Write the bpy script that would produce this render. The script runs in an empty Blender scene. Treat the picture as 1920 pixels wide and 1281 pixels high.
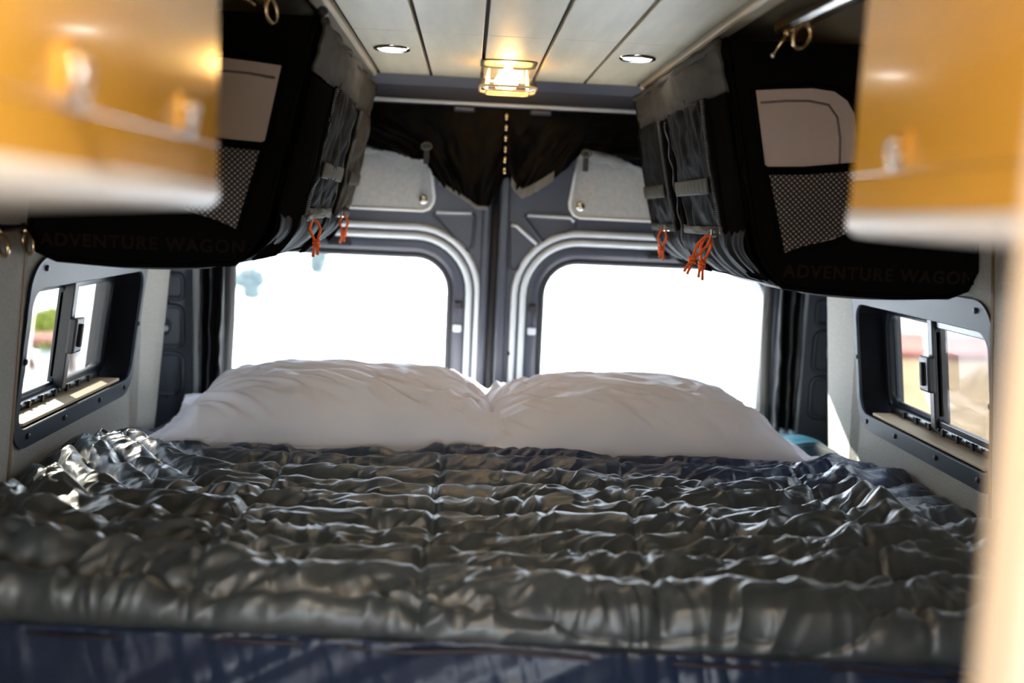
import bpy, bmesh, math, random
import numpy as np
from mathutils import Matrix, Vector
random.seed(7); rng = np.random.default_rng(11)
SC = bpy.context.scene; COL = SC.collection

# ---------------------------------------------------------------- camera
cam_d = bpy.data.cameras.new('camera'); cam = bpy.data.objects.new('camera', cam_d); COL.objects.link(cam)
R = Vector((0.99808462, -0.04245424, 0.04499696)); U = Vector((-0.0391996, 0.12868941, 0.9909099)); F = Vector((0.04785896, 0.99077579, -0.12677873))
cam.matrix_world = Matrix(((R.x, U.x, -F.x, 0), (R.y, U.y, -F.y, 0), (R.z, U.z, -F.z, 1.5), (0, 0, 0, 1)))
cam_d.sensor_width = 36; cam_d.lens = 35.006; cam_d.clip_start = 0.02; cam_d.clip_end = 300
cam_d.dof.use_dof = True; cam_d.dof.focus_distance = 1.85; cam_d.dof.aperture_fstop = 1.7; cam_d.dof.aperture_blades = 9
SC.camera = cam
# ---------------------------------------------------------------- world, sun, exposure
SUN_STRENGTH = 26.0; SKY = 7.0; EXPOSURE = 0.85
w = bpy.data.worlds.new('sky'); SC.world = w; w.use_nodes = True
nt = w.node_tree; bg = nt.nodes['Background']; bg.inputs['Strength'].default_value = SKY
tc = nt.nodes.new('ShaderNodeTexCoord'); sx = nt.nodes.new('ShaderNodeSeparateXYZ'); rp = nt.nodes.new('ShaderNodeValToRGB')
nt.links.new(tc.outputs['Generated'], sx.inputs[0]); nt.links.new(sx.outputs['Z'], rp.inputs[0]); nt.links.new(rp.outputs[0], bg.inputs['Color'])
rp.color_ramp.elements[0].color = (0.88, 0.94, 1.0, 1); rp.color_ramp.elements[1].color = (0.42, 0.62, 1.0, 1)
sun_d = bpy.data.lights.new('sun', 'SUN'); sun_d.energy = SUN_STRENGTH; sun_d.angle = math.radians(0.8); sun_d.color = (1, 0.95, 0.87)
sun = bpy.data.objects.new('sun', sun_d); COL.objects.link(sun)
sun.rotation_euler = Vector((0.45, -0.66, -0.58)).to_track_quat('-Z', 'Y').to_euler(); sun.location = (-6, 5, 8)
SC.view_settings.view_transform = 'Standard'; SC.view_settings.look = 'None'; SC.view_settings.gamma = 1
SC.view_settings.exposure = EXPOSURE; SC.view_settings.use_curve_mapping = False
SC.cycles.use_denoising = True; SC.cycles.max_bounces = 10; SC.cycles.transparent_max_bounces = 16
SC.cycles.sample_clamp_indirect = 8; SC.cycles.caustics_reflective = False; SC.cycles.caustics_refractive = False

# ---------------------------------------------------------------- materials
def mat(name, col, rough=0.6, metal=0.0, spec=0.5, bump=0.0, bscale=80.0, var=0.0, vscale=6.0, sheen=0.0, coat=0.0, aniso=(1, 1, 1), emit=None, es=0.0, col2=None, weave=False):
    m = bpy.data.materials.new(name); m.use_nodes = True
    n, l = m.node_tree.nodes, m.node_tree.links; b = n['Principled BSDF']
    b.inputs['Base Color'].default_value = (*col, 1); b.inputs['Roughness'].default_value = rough
    b.inputs['Metallic'].default_value = metal; b.inputs['Specular IOR Level'].default_value = spec
    if sheen: b.inputs['Sheen Weight'].default_value = sheen
    if coat: b.inputs['Coat Weight'].default_value = coat; b.inputs['Coat Roughness'].default_value = 0.09
    if emit: b.inputs['Emission Color'].default_value = (*emit, 1); b.inputs['Emission Strength'].default_value = es
    co = n.new('ShaderNodeTexCoord'); mp = n.new('ShaderNodeMapping'); mp.inputs['Scale'].default_value = aniso
    l.new(co.outputs['Object'], mp.inputs['Vector'])
    if var or col2:
        no = n.new('ShaderNodeTexNoise'); no.inputs['Scale'].default_value = vscale; no.inputs['Detail'].default_value = 6
        l.new(mp.outputs[0], no.inputs['Vector'])
        r = n.new('ShaderNodeValToRGB'); c2 = col2 or tuple(min(1, c * (1 + var)) for c in col)
        c1 = tuple(c * (1 - var) for c in col)
        r.color_ramp.elements[0].color = (*c1, 1); r.color_ramp.elements[1].color = (*c2, 1)
        r.color_ramp.elements[0].position = 0.32; r.color_ramp.elements[1].position = 0.68
        l.new(no.outputs[0], r.inputs[0]); l.new(r.outputs[0], b.inputs['Base Color'])
    if bump:
        nb = n.new('ShaderNodeTexVoronoi' if weave else 'ShaderNodeTexNoise'); nb.inputs['Scale'].default_value = bscale
        l.new(mp.outputs[0], nb.inputs['Vector'])
        bu = n.new('ShaderNodeBump'); bu.inputs['Strength'].default_value = bump; bu.inputs['Distance'].default_value = 0.002
        l.new(nb.outputs[0], bu.inputs['Height']); l.new(bu.outputs[0], b.inputs['Normal'])
    return m
def glass(name, tint, gloss=0.06, veil=None, vw=0.0):
    m = bpy.data.materials.new(name); m.use_nodes = True; n, l = m.node_tree.nodes, m.node_tree.links
    n.remove(n['Principled BSDF']); t = n.new('ShaderNodeBsdfTransparent'); t.inputs[0].default_value = (*tint, 1)
    g = n.new('ShaderNodeBsdfGlossy'); g.inputs['Roughness'].default_value = 0.03; mx = n.new('ShaderNodeMixShader'); mx.inputs[0].default_value = gloss
    l.new(t.outputs[0], mx.inputs[1]); l.new(g.outputs[0], mx.inputs[2]); out = mx
    if veil:
        d = n.new('ShaderNodeBsdfDiffuse'); d.inputs[0].default_value = (*veil, 1); m2 = n.new('ShaderNodeMixShader'); m2.inputs[0].default_value = vw
        l.new(mx.outputs[0], m2.inputs[1]); l.new(d.outputs[0], m2.inputs[2]); out = m2
    l.new(out.outputs[0], n['Material Output'].inputs[0]); return m

M = dict(
    felt=mat('grey_felt', (0.33, 0.315, 0.28), 0.95, bump=0.9, bscale=420, var=0.12, vscale=260),
    seam=mat('seam_brown', (0.16, 0.09, 0.035), 0.8),
    slate=mat('slate_paint', (0.038, 0.043, 0.060), 0.38, spec=0.5, bump=0.05, bscale=300),
    pillar=mat('pillar_paint', (0.04, 0.052, 0.068), 0.42, bump=0.05, bscale=300),
    seal=mat('lip_and_highlight_grey', (0.55, 0.59, 0.60), 0.3, spec=0.6),  # pale grey of lips and clips; also paints highlights on ribs and pillar edges
    frost=mat('door_felt', (0.40, 0.41, 0.39), 0.9, bump=0.6, bscale=300, var=0.1, vscale=90),
    edge=mat('panel_edge', (0.75, 0.76, 0.72), 0.5),
    black=mat('black_plastic', (0.012, 0.013, 0.016), 0.4),
    gunmetal=mat('window_trim', (0.020, 0.029, 0.042), 0.5, spec=0.25, bump=0.1, bscale=500),
    matte=mat('matte_black', (0.006, 0.006, 0.008), 0.8, spec=0.05),
    alu=mat('window_aluminium', (0.024, 0.03, 0.036), 0.28, metal=0.3),
    rubber=mat('black_rubber', (0.01, 0.01, 0.012), 0.6),
    sillwood=mat('sill_wood', (0.55, 0.40, 0.24), 0.6, var=0.15, vscale=8, aniso=(1, 0.1, 1)),
    plank=mat('whitewashed_plank', (0.50, 0.435, 0.30), 0.5, var=0.13, vscale=5, aniso=(5, 0.7, 1), bump=0.15, bscale=60),
    groove=mat('groove_dark', (0.02, 0.016, 0.012), 0.9),
    cream=mat('cream_trim', (0.50, 0.44, 0.33), 0.5, var=0.05),
    liner=mat('ceiling_liner', (0.30, 0.25, 0.17), 0.85, bump=0.4, bscale=300),
    chrome=mat('chrome', (0.8, 0.78, 0.74), 0.16, metal=1.0),
    rail=mat('rail_aluminium', (0.75, 0.72, 0.68), 0.22, metal=1.0, bump=0.05, aniso=(1, 0.02, 1)),
    bagblack=mat('bag_black', (0.005, 0.0045, 0.004), 0.92, spec=0.0, bump=0.3, bscale=600),
    bagfab=mat('bag_charcoal', (0.012, 0.012, 0.0125), 0.7, spec=0.04, bump=0.3, bscale=700, var=0.2, vscale=30),
    bagband=mat('bag_grey_band', (0.050, 0.045, 0.036), 0.8, spec=0.04, bump=0.3, bscale=500, var=0.15, vscale=20),
    web=mat('webbing_grey', (0.10, 0.096, 0.082), 0.85, spec=0.05, bump=0.6, bscale=500),
    patch=mat('pale_patch', (0.46, 0.37, 0.32), 0.85, bump=0.2, bscale=400),
    patchline=mat('patch_stitch', (0.14, 0.11, 0.095), 0.9),
    mesh=mat('mesh_black', (0.012, 0.010, 0.009), 0.7),
    print=mat('tone_print', (0.017, 0.011, 0.0075), 0.8, spec=0.0),
    cord=mat('orange_cord', (1.0, 0.15, 0.010), 0.55, bump=0.8, bscale=900),
    zip=mat('zip_teeth', (0.09, 0.085, 0.075), 0.35, spec=0.6),
    ring=mat('fitting_brass', (0.75, 0.55, 0.32), 0.22, metal=1.0),
    curtain=mat('black_curtain', (0.0018, 0.0017, 0.0017), 0.45, spec=0.05, bump=0.3, bscale=200),
    sidecloth=mat('side_curtain_black', (0.012, 0.012, 0.013), 0.5, spec=0.3),
    hem=mat('curtain_hem', (0.13, 0.13, 0.12), 0.7, bump=0.4, bscale=400),
    greyroll=mat('grey_roll', (0.16, 0.165, 0.155), 0.8, bump=0.4, bscale=400),
    pillow=mat('white_cotton', (0.80, 0.77, 0.81), 0.85, bump=0.15, bscale=500),
    teal=mat('teal_sheet', (0.003, 0.030, 0.048), 0.33, spec=0.6, var=0.25, vscale=20),
    navy=mat('navy_lining', (0.010, 0.022, 0.058), 0.30, spec=0.5, sheen=0.2, bump=0.2, bscale=60, aniso=(3, 1, .4)),
    piping=mat('plum_piping', (0.018, 0.012, 0.022), 0.5),
    amber=mat('amber_wood', (0.86, 0.47, 0.07), 0.16, spec=0.6, coat=0.5, var=0.10, vscale=3, aniso=(1, 0.3, 2)),
    whiteedge=mat('white_edge', (0.80, 0.76, 0.70), 0.4),
    peach=mat('peach_panel', (0.86, 0.72, 0.54), 0.6),
    floorm=mat('vinyl_floor', (0.18, 0.13, 0.09), 0.5, var=0.2),
    bulb=mat('bulb_glow', (1, 0.8, 0.5), 0.4, emit=(1.0, 0.62, 0.22), es=34),
    puck=mat('puck_glow', (1, 1, 1), 0.4, emit=(1.0, 0.93, 0.85), es=14),
    lampglass=glass('lamp_glass', (1.0, 0.93, 0.82), 0.16),
    lamprim=mat('lamp_rim', (0.75, 0.55, 0.36), 0.25, spec=0.7),
    pane=glass('pane', (0.96, 0.98, 0.98), 0.05),
    tint=glass('tinted_pane', (0.50, 0.49, 0.46), 0.06),
    screen=glass('screened_pane', (0.45, 0.44, 0.42), 0.05, (0.5, 0.5, 0.5), 0.2),
    gravel=mat('pale_gravel', (0.74, 0.73, 0.70), 0.95, var=0.08, vscale=0.6),
    drygrass=mat('dry_lawn', (0.34, 0.24, 0.13), 0.95, var=0.25, vscale=2.5),
    kerb=mat('red_kerb', (0.42, 0.17, 0.14), 0.9, var=0.15, vscale=3),
    leaf=mat('leaf_green', (0.10, 0.17, 0.035), 0.7, var=0.4, vscale=5),
    leafy=mat('leaf_yellow', (0.30, 0.34, 0.05), 0.7, var=0.3, vscale=5),
    leafd=mat('leaf_dark', (0.09, 0.11, 0.10), 0.7, var=0.4, vscale=5),
    bark=mat('bark', (0.16, 0.10, 0.07), 0.9),
    carbody=mat('pale_paint', (0.55, 0.60, 0.66), 0.4),
    shell=mat('van_shell', (0.5, 0.5, 0.5), 0.6),
)

# comforter: charcoal face, navy border at its head end (the cloth's own two colours)
def comforter_mat():
    m = bpy.data.materials.new('comforter_cloth'); m.use_nodes = True; n, l = m.node_tree.nodes, m.node_tree.links; b = n['Principled BSDF']
    co = n.new('ShaderNodeTexCoord'); s = n.new('ShaderNodeSeparateXYZ'); l.new(co.outputs['Object'], s.inputs[0])
    no = n.new('ShaderNodeTexNoise'); no.inputs['Scale'].default_value = 5; l.new(co.outputs['Object'], no.inputs['Vector'])
    a = n.new('ShaderNodeMath'); a.operation = 'MULTIPLY_ADD'; a.inputs[1].default_value = 0.16; l.new(no.outputs[0], a.inputs[0]); a2_ = n.new('ShaderNodeMath'); a2_.operation = 'MULTIPLY_ADD'; a2_.inputs[1].default_value = 0.16; l.new(s.outputs['X'], a2_.inputs[0]); l.new(s.outputs['Y'], a2_.inputs[2]); l.new(a2_.outputs[0], a.inputs[2])
    r = n.new('ShaderNodeValToRGB'); mr = n.new('ShaderNodeMapRange'); mr.inputs[1].default_value = 0.27; mr.inputs[2].default_value = 0.40
    l.new(a.outputs[0], mr.inputs[0]); l.new(mr.outputs[0], r.inputs[0]); l.new(r.outputs[0], b.inputs['Base Color'])
    r.color_ramp.elements[0].color = (0.047, 0.059, 0.066, 1); r.color_ramp.elements[1].color = (0.012, 0.027, 0.080, 1)
    b.inputs['Roughness'].default_value = 0.42; b.inputs['Specular IOR Level'].default_value = 1.0
    b.inputs['Coat Weight'].default_value = 0.35; b.inputs['Coat Roughness'].default_value = 0.28; b.inputs['Sheen Weight'].default_value = 0.08; b.inputs['Sheen Roughness'].default_value = 0.4
    bn = n.new('ShaderNodeTexNoise'); bn.inputs['Scale'].default_value = 55; bn.inputs['Detail'].default_value = 5; bn.inputs['Distortion'].default_value = 1.2
    mp = n.new('ShaderNodeMapping'); mp.inputs['Scale'].default_value = (1.6, 0.8, 1); l.new(co.outputs['Object'], mp.inputs[0]); l.new(mp.outputs[0], bn.inputs['Vector'])
    bu = n.new('ShaderNodeBump'); bu.inputs['Strength'].default_value = 0.22; bu.inputs['Distance'].default_value = 0.004
    l.new(bn.outputs[0], bu.inputs['Height']); l.new(bu.outputs[0], b.inputs['Normal'])
    return m
M['comforter'] = comforter_mat()

# ---------------------------------------------------------------- helpers
def link(name, me, parent=None):
    o = bpy.data.objects.new(name, me); COL.objects.link(o)
    if parent: o.parent = parent
    return o
def tag(o, label=None, cat=None, group=None, kind=None):
    if label: o['label'] = label
    if cat: o['category'] = cat
    if group: o['group'] = group
    if kind: o['kind'] = kind
    return o
def thing(name, loc, label=None, cat=None, group=None, kind=None):
    o = link(name, None); o.location = loc; o.empty_display_size = 0.05
    return tag(o, label, cat, group, kind)
class MB:
    def __init__(s): s.v = []; s.f = []
    def add(s, v, f):
        k = len(s.v); s.v += [tuple(p) for p in v]; s.f += [tuple(i + k for i in q) for q in f]; return s
    def box(s, x0, x1, y0, y1, z0, z1):
        v = [(x, y, z) for x in (x0, x1) for y in (y0, y1) for z in (z0, z1)]
        return s.add(v, [(0, 1, 3, 2), (4, 6, 7, 5), (0, 4, 5, 1), (2, 3, 7, 6), (0, 2, 6, 4), (1, 5, 7, 3)])
    def tube(s, path, r, n=8, closed=False, flat=1.0):
        P = [Vector(p) for p in path]; L = len(P); v = []; f = []
        up = Vector((0, 0, 1)); prev = None
        for i, p in enumerate(P):
            a = P[(i - 1) % L] if (closed or i > 0) else p; b = P[(i + 1) % L] if (closed or i < L - 1) else p
            t = (b - a).normalized()
            if prev is None: q = t.orthogonal().normalized()
            else: q = (prev - t * prev.dot(t)); q = q.normalized() if q.length > 1e-6 else t.orthogonal().normalized()
            prev = q; c = t.cross(q); rr = r[i] if isinstance(r, (list, tuple)) else r
            for k in range(n):
                an = 2 * math.pi * k / n; v.append(p + (q * math.cos(an) + c * math.sin(an) * flat) * rr)
        for i in range(L if closed else L - 1):
            for k in range(n):
                j = (i + 1) % L; f.append((i * n + k, i * n + (k + 1) % n, j * n + (k + 1) % n, j * n + k))
        if not closed: f += [tuple(range(n))[::-1], tuple((L - 1) * n + k for k in range(n))]
        return s.add(v, f)
    def loops(s, Ls, closed=True, cap0=False, cap1=False):
        n = len(Ls[0]); v = [p for L in Ls for p in L]; f = []
        for i in range(len(Ls) - 1):
            for k in range(n if closed else n - 1):
                f.append((i * n + k, i * n + (k + 1) % n, (i + 1) * n + (k + 1) % n, (i + 1) * n + k))
        if cap0: f.append(tuple(range(n))[::-1])
        if cap1: f.append(tuple((len(Ls) - 1) * n + k for k in range(n)))
        return s.add(v, f)
    def ball(s, c, r, n=10, sc=(1, 1, 1)):
        Ls = []
        for i in range(1, n):
            a = math.pi * i / n
            Ls.append([(c[0] + r * sc[0] * math.sin(a) * math.cos(2 * math.pi * k / n), c[1] + r * sc[1] * math.sin(a) * math.sin(2 * math.pi * k / n), c[2] + r * sc[2] * math.cos(a)) for k in range(n)])
        return s.loops(Ls, True, True, True)
    def build(s, name, m, parent=None, smooth=False, fn=None, bevel=0.0, keep=False):
        v = [fn(p) for p in s.v] if fn else s.v
        me = bpy.data.meshes.new(name); me.from_pydata([tuple(p) for p in v], [], s.f)
        bm = bmesh.new(); bm.from_mesh(me)
        if not keep: bmesh.ops.recalc_face_normals(bm, faces=bm.faces)
        if parent:
            loc = Vector(parent.location); bmesh.ops.translate(bm, verts=bm.verts, vec=-loc)
            if parent.parent: bmesh.ops.translate(bm, verts=bm.verts, vec=-Vector(parent.parent.location))
        bm.to_mesh(me); bm.free(); me.materials.append(m)
        if smooth:
            me.polygons.foreach_set('use_smooth', [True] * len(me.polygons))
        o = link(name, me, parent)
        if bevel:
            b = o.modifiers.new('b', 'BEVEL'); b.width = bevel; b.segments = 2; b.limit_method = 'ANGLE'
        return o
def rr(cx, cz, hw, hh, r, k=6, plane='xz', y=0.0):
    r = min(r, hw, hh); P = []
    for (sx_, sz_, a0) in ((1, 1, 0), (-1, 1, 90), (-1, -1, 180), (1, -1, 270)):
        for i in range(k + 1):
            a = math.radians(a0 + 90 * i / k); P.append((cx + sx_ * (hw - r) + r * math.cos(a), cz + sz_ * (hh - r) + r * math.sin(a)))
    if plane == 'xz': return [(a, y, b) for a, b in P]
    if plane == 'yz': return [(y, a, b) for a, b in P]
    return [(a, b, y) for a, b in P]
def plate(mb, outer, inner, d, axis=1):
    sh = lambda L: [tuple(p[i] + (d if i == axis else 0) for i in range(3)) for p in L]
    mb.loops([outer, inner, sh(inner), sh(outer), outer]); return mb
def prism(mb, poly, d, axis=1):
    sh = [tuple(p[i] + (d if i == axis else 0) for i in range(3)) for p in poly]
    return mb.loops([poly, sh], True, True, True)
CX = 0.073
def vnoise(x, y, seed=0):
    r = np.random.default_rng(seed).random((256, 256)); xi = np.floor(x).astype(int); yi = np.floor(y).astype(int)
    fx = x - xi; fy = y - yi; fx = fx * fx * (3 - 2 * fx); fy = fy * fy * (3 - 2 * fy)
    g = lambda a, b: r[a % 256, b % 256]
    return (g(xi, yi) * (1 - fx) + g(xi + 1, yi) * fx) * (1 - fy) + (g(xi, yi + 1) * (1 - fx) + g(xi + 1, yi + 1) * fx) * fy * 1.0
def fnoise(x, y, seed=0, o=3):
    s = 0; a = 1; t = 0
    for i in range(o): s = s + a * vnoise(x * 2 ** i + 17 * i, y * 2 ** i + 5 * i, seed + i); t += a; a *= 0.5
    return s / t * 2 - 1
def grid_obj(name, P, m, parent=None, smooth=True, solid=0.0, closed_u=False):
    nu, nv = P.shape[:2]; v = P.reshape(-1, 3).astype(np.float32)
    if parent: v = v - np.array(parent.location, dtype=np.float32)
    iu = np.arange(nu if closed_u else nu - 1); iv = np.arange(nv - 1); a, b = np.meshgrid(iu, iv, indexing='ij')
    a2 = (a + 1) % nu
    q = np.stack([a * nv + b, a2 * nv + b, a2 * nv + b + 1, a * nv + b + 1], -1).reshape(-1, 4).astype(np.int32)
    me = bpy.data.meshes.new(name); me.vertices.add(len(v)); me.vertices.foreach_set('co', v.ravel())
    me.loops.add(q.size); me.loops.foreach_set('vertex_index', q.ravel()); me.polygons.add(len(q))
    me.polygons.foreach_set('loop_start', np.arange(0, q.size, 4, dtype=np.int32)); me.polygons.foreach_set('use_smooth', np.full(len(q), smooth))
    me.update(calc_edges=True); me.validate(); me.materials.append(m); o = link(name, me, parent)
    if solid:
        s = o.modifiers.new('s', 'SOLIDIFY'); s.thickness = solid; s.offset = -1
    return o

# ================================================================ SETTING
# ---- floor
fl = MB().box(-0.90, 1.05, -2.6, 2.75, -0.06, 0.0).build('floor', M['floorm']); tag(fl, 'brown vinyl van floor under the bed', kind='structure')
gr = MB().box(-60, 60, -30, 90, -0.75, -0.65).build('ground', M['gravel']); tag(gr, 'pale sunlit gravel ground outside the van', kind='structure')

def W(z): return 0.823 - 0.14 * (z - 1.09) if z > 0.6 else 0.892
# ---- side walls with a window hole
def side_map(m): return lambda p: (CX + m * (W(p[2]) + p[0]), p[1], p[2])
def side_wall(m, name, lab, ys, yw0, yw1, yend):
    root = thing(name, (CX + m * 0.85, 1.0, 0.0), lab, kind='structure'); fn = side_map(m)
    mb = MB()
    zc = 1.23; n = 7
    cy = (ys + yend) / 2
    outer = rr(cy, 0.86, (yend - ys) / 2, 0.76, 0.045, n, 'yz', 0.0)
    inner = rr((yw0 + yw1) / 2, zc, (yw1 - yw0) / 2 - 0.011, 0.140, 0.035, n, 'yz', 0.0)
    plate(mb, outer, inner, 0.028, 0)
    mb.build('felt_panel', M['felt'], root, fn=fn, smooth=False)
    mb = MB().box(0, 0.028, ys - 0.72, ys - 0.006, 0.1, 1.62); mb.build('felt_panel', M['felt'], root, fn=fn)
    MB().box(-0.0012, 0.026, ys - 0.008, ys + 0.0005, 0.1, 1.62).build('panel_seam', M['seam'], root, fn=fn)
    for ya, yb in (((-2.55, -1.30), (-0.60, ys - 0.73)) if m < 0 else ((-2.55, ys - 0.73),)):
        MB().box(0, 0.028, ya, yb, 0.1, 1.62).build('felt_panel', M['felt'], root, fn=fn)
    if m < 0: MB().box(0.085, 0.105, -2.55, -1.30, 0, 1.85).build('outer_shell', M['black'], root, fn=fn)
    # outer shell with hole
    mb = MB(); yo = -0.60 if m < 0 else -2.55; outer = rr((yo + 2.7) / 2, 0.9, (2.7 - yo) / 2, 0.95, 0.02, n, 'yz', 0.085)
    inner = rr((yw0 + yw1) / 2 + .01, 1.222, (yw1 - yw0) / 2 - 0.003, 0.137, 0.04, n, 'yz', 0.085)
    plate(mb, outer, inner, 0.02, 0); mb.build('outer_shell', M['black'], root, fn=fn)
    # upper liner curving into the ceiling
    prof = [(W(1.62), 1.60), (W(1.66) - 0.01, 1.66), (0.70, 1.72), (0.63, 1.775), (0.54, 1.81), (0.42, 1.832), (0.335, 1.84)]
    mb = MB(); lo = []
    for (d, z) in prof: lo.append((CX + m * d, z))
    up = [(x + m * 0.02, z + 0.02) for x, z in lo][::-1]
    poly = lo + up
    mb.loops([[(x, y, z) for x, z in poly] for y in (-2.55, 2.46)], True, True, True)
    tag(mb.build('trim_%d' % (5 if m < 0 else 6), M['liner'], None, smooth=False), 'beige curved liner between %s side wall and ceiling' % ('left' if m < 0 else 'right'), kind='structure')
    return root
side_wall(-1, 'wall_left', 'grey felt lined side wall left of the bed', 1.612, 1.655, 2.25, 2.405)
side_wall(1, 'wall_right', 'grey felt lined side wall right of the bed', 1.56, 1.57, 2.165, 2.31)

# ---- side windows
def side_window(m, name, lab, y0, y1, flip):
    fn = side_map(m); root = thing(name, (CX + m * 0.85, (y0 + y1) / 2, 1.06), lab, kind='structure')
    yc = (y0 + y1) / 2; hw = (y1 - y0) / 2; n = 7
    # flat trim ring
    outer = rr(yc, 1.228, hw, 0.165, 0.055, n, 'yz', -0.006); inner = rr(yc, 1.222, hw - 0.016, 0.124, 0.035, n, 'yz', -0.006)
    inner = [(p[0], p[1], p[2] if p[2] < 1.2 else p[2] - 0.006) for p in inner]
    t = plate(MB(), outer, inner, 0.006, 0).build('trim_frame', M['gunmetal'], root, fn=fn, bevel=0.0015)
    for (yy, zz) in [(y0 + .05, 1.375), (yc, 1.378), (y1 - .05, 1.375), (y0 + .012, 1.22), (y1 - .012, 1.22), (y0 + .06, 1.083), (yc - .08, 1.083), (yc + .1, 1.083), (y1 - .05, 1.083)]:
        MB().ball((-0.0075, yy, zz), 0.0055, 8, (0.5, 1, 1)).build('screw', M['black'], root, True, fn)
    # reveal tunnel
    hole = rr(yc, 1.222, hw - 0.016, 0.124, 0.035, n, 'yz', 0.0); h2 = [(0.072, p[1], p[2]) for p in hole]; o1 = rr(yc, 1.222, hw - 0.012, 0.128, 0.038, n, 'yz', 0.0); o2 = [(0.072, p[1], p[2]) for p in o1]
    MB().loops([hole, h2, o2, o1, hole]).build('reveal', M['matte'], root, fn=fn)
    MB().box(0.004, 0.058, y0 + 0.06, y1 - 0.06, 1.099, 1.105).build('sill_board', M['sillwood'], root, fn=fn, bevel=0.001)
    # window frame: outer rounded ring with stepped profile
    cy, cz, fw, fh = yc + 0.004, 1.225, hw - 0.024, 0.120
    mb = MB()
    mb.loops([rr(cy, cz, fw, fh, 0.04, n, 'yz', 0.055), rr(cy, cz, fw - .008, fh - .008, 0.034, n, 'yz', 0.050), rr(cy, cz, fw - .020, fh - .020, 0.026, n, 'yz', 0.058), rr(cy, cz, fw - .023, fh - .023, 0.024, n, 'yz', 0.075), rr(cy, cz, fw, fh, 0.04, n, 'yz', 0.078), rr(cy, cz, fw, fh, 0.04, n, 'yz', 0.055)])
    fr = mb.build('window_frame', M['alu'], root, True, fn)
    for k in range(9):   # clamp slots and screws round the frame
        yy = cy - fw + .04 + k * (2 * fw - .08) / 8
        for zz in (cz + fh - .008, cz - fh + .008):
            MB().box(0.0465, 0.0515, yy - .003, yy + .003, zz - .007, zz + .007).build('clamp', M['black'], root, fn=fn)
    for k in range(8):
        yy = cy - fw + .07 + k * (2 * fw - .10) / 8
        MB().ball((0.050, yy, cz - fh + .010), 0.0042, 8, (0.5, 1, 1)).build('screw', M['black'], root, True, fn)
    ym = cy + 0.035
    # near pane (fixed) and far sliding pane; the screened one is nearer the room
    a0, a1 = cy - fw + .02, cy + fw - .02; z0, z1 = cz - fh + .016, cz + fh - .016
    if flip: clear, scr = (a0, ym - .004), (ym + .004, a1)     # clear pane near, screen far
    else: clear, scr = (ym + .0, a1), (a0, ym)
    p = MB().box(0.068, 0.071, clear[0], clear[1], z0, z1).build('pane', M['tint'], root, fn=fn)
    p = MB().box(0.060, 0.0625, scr[0] + .008, scr[1] - .008, z0 + .008, z1 - .008).build('pane', M['screen'], root, fn=fn)
    p['label'] = 'pane behind a grey insect screen'
    sc_, sh_ = (scr[0] + scr[1]) / 2, (scr[1] - scr[0]) / 2
    mb = MB(); plate(mb, rr(sc_, cz, sh_, fh - .016, .012, 4, 'yz', .053), rr(sc_, cz, sh_ - .010, fh - .028, .008, 4, 'yz', .053), .013, 0)
    mb.build('sash_frame', M['alu'], root, fn=fn, bevel=0.002)
    cc, ch = (clear[0] + clear[1]) / 2, (clear[1] - clear[0]) / 2
    mb = MB(); plate(mb, rr(cc, cz, ch, fh - .018, .012, 4, 'yz', .066), rr(cc, cz, ch - .006, fh - .026, .010, 4, 'yz', .066), .008, 0)
    mb.build('sash_frame', M['gunmetal'], root, fn=fn, bevel=0.0015)
    MB().box(0.046, 0.078, ym - .010, ym + .010, z0 - .006, z1 + .006).build('divider', M['black'], root, fn=fn, bevel=0.002)
    l = MB().box(0.028, 0.044, ym - .026, ym + .016, cz - .036, cz + .034).build('latch', M['black'], root, fn=fn, bevel=0.004)
    MB().box(0.022, 0.030, ym - .010, ym + .0, cz - .024, cz + .022).build('latch_grip', M['rubber'], root, fn=fn, bevel=0.002)
    return root
side_window(-1, 'window_1', 'black framed sliding window in the left side wall', 1.655, 2.25, True)
side_window(1, 'window_2', 'black framed sliding window in the right side wall', 1.57, 2.165, False)

# ---- ceiling
ceil = thing('ceiling', (CX, 1.0, 1.82), 'whitewashed plank ceiling', kind='structure')
MB().box(-0.27, 0.43, -2.55, 2.46, 1.832, 1.86).build('backing_board', M['groove'], ceil)
gx = [-0.228, -0.104, 0.017, 0.142, 0.265, 0.395]
joints = [-2.5, -1.4, -0.4, 0.75, 1.868, 2.452]
for i in range(5):
    for j in range(5):
        a, b = gx[i] + 0.0035, gx[i + 1] - 0.0035
        MB().box(a, b, joints[j] + .0006, joints[j + 1] - .0006, 1.820, 1.833).build('plank', M['plank'], ceil, bevel=0.0015)
for a, b in ((-0.262, -0.232), (0.399, 0.430)):
    MB().box(a, b, -2.5, 2.455, 1.812, 1.834).build('side_strip', M['cream'], ceil, bevel=0.006)
MB().box(-0.95, 1.10, -2.62, 2.72, 1.872, 1.90).build('roof_skin', M['shell'], ceil)

# ---- header above the rear doors
hd = thing('trim_1', (CX, 2.5, 1.76), 'slate painted steel header above the rear doors', kind='structure')
mb = MB(); prof = [(2.458, 1.872), (2.462, 1.822), (2.49, 1.800), (2.500, 1.772), (2.494, 1.768), (2.494, 1.760), (2.515, 1.756), (2.60, 1.756), (2.70, 1.80), (2.70, 1.872)]
mb.loops([[(x, y, z) for y, z in prof] for x in (-0.95, 1.09)], True, True, True); mb.build('header_beam', M['slate'], hd)
MB().tube([(-0.75, 2.494, 1.7635), (0.9, 2.494, 1.7635)], 0.0045, 8).build('header_lip', M['seal'], hd, True)
for x in (-0.022, 0.166):
    MB().box(x - .026, x + .026, 2.490, 2.512, 1.744, 1.757).build('catch', M['slate'], hd, bevel=0.004)

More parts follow.
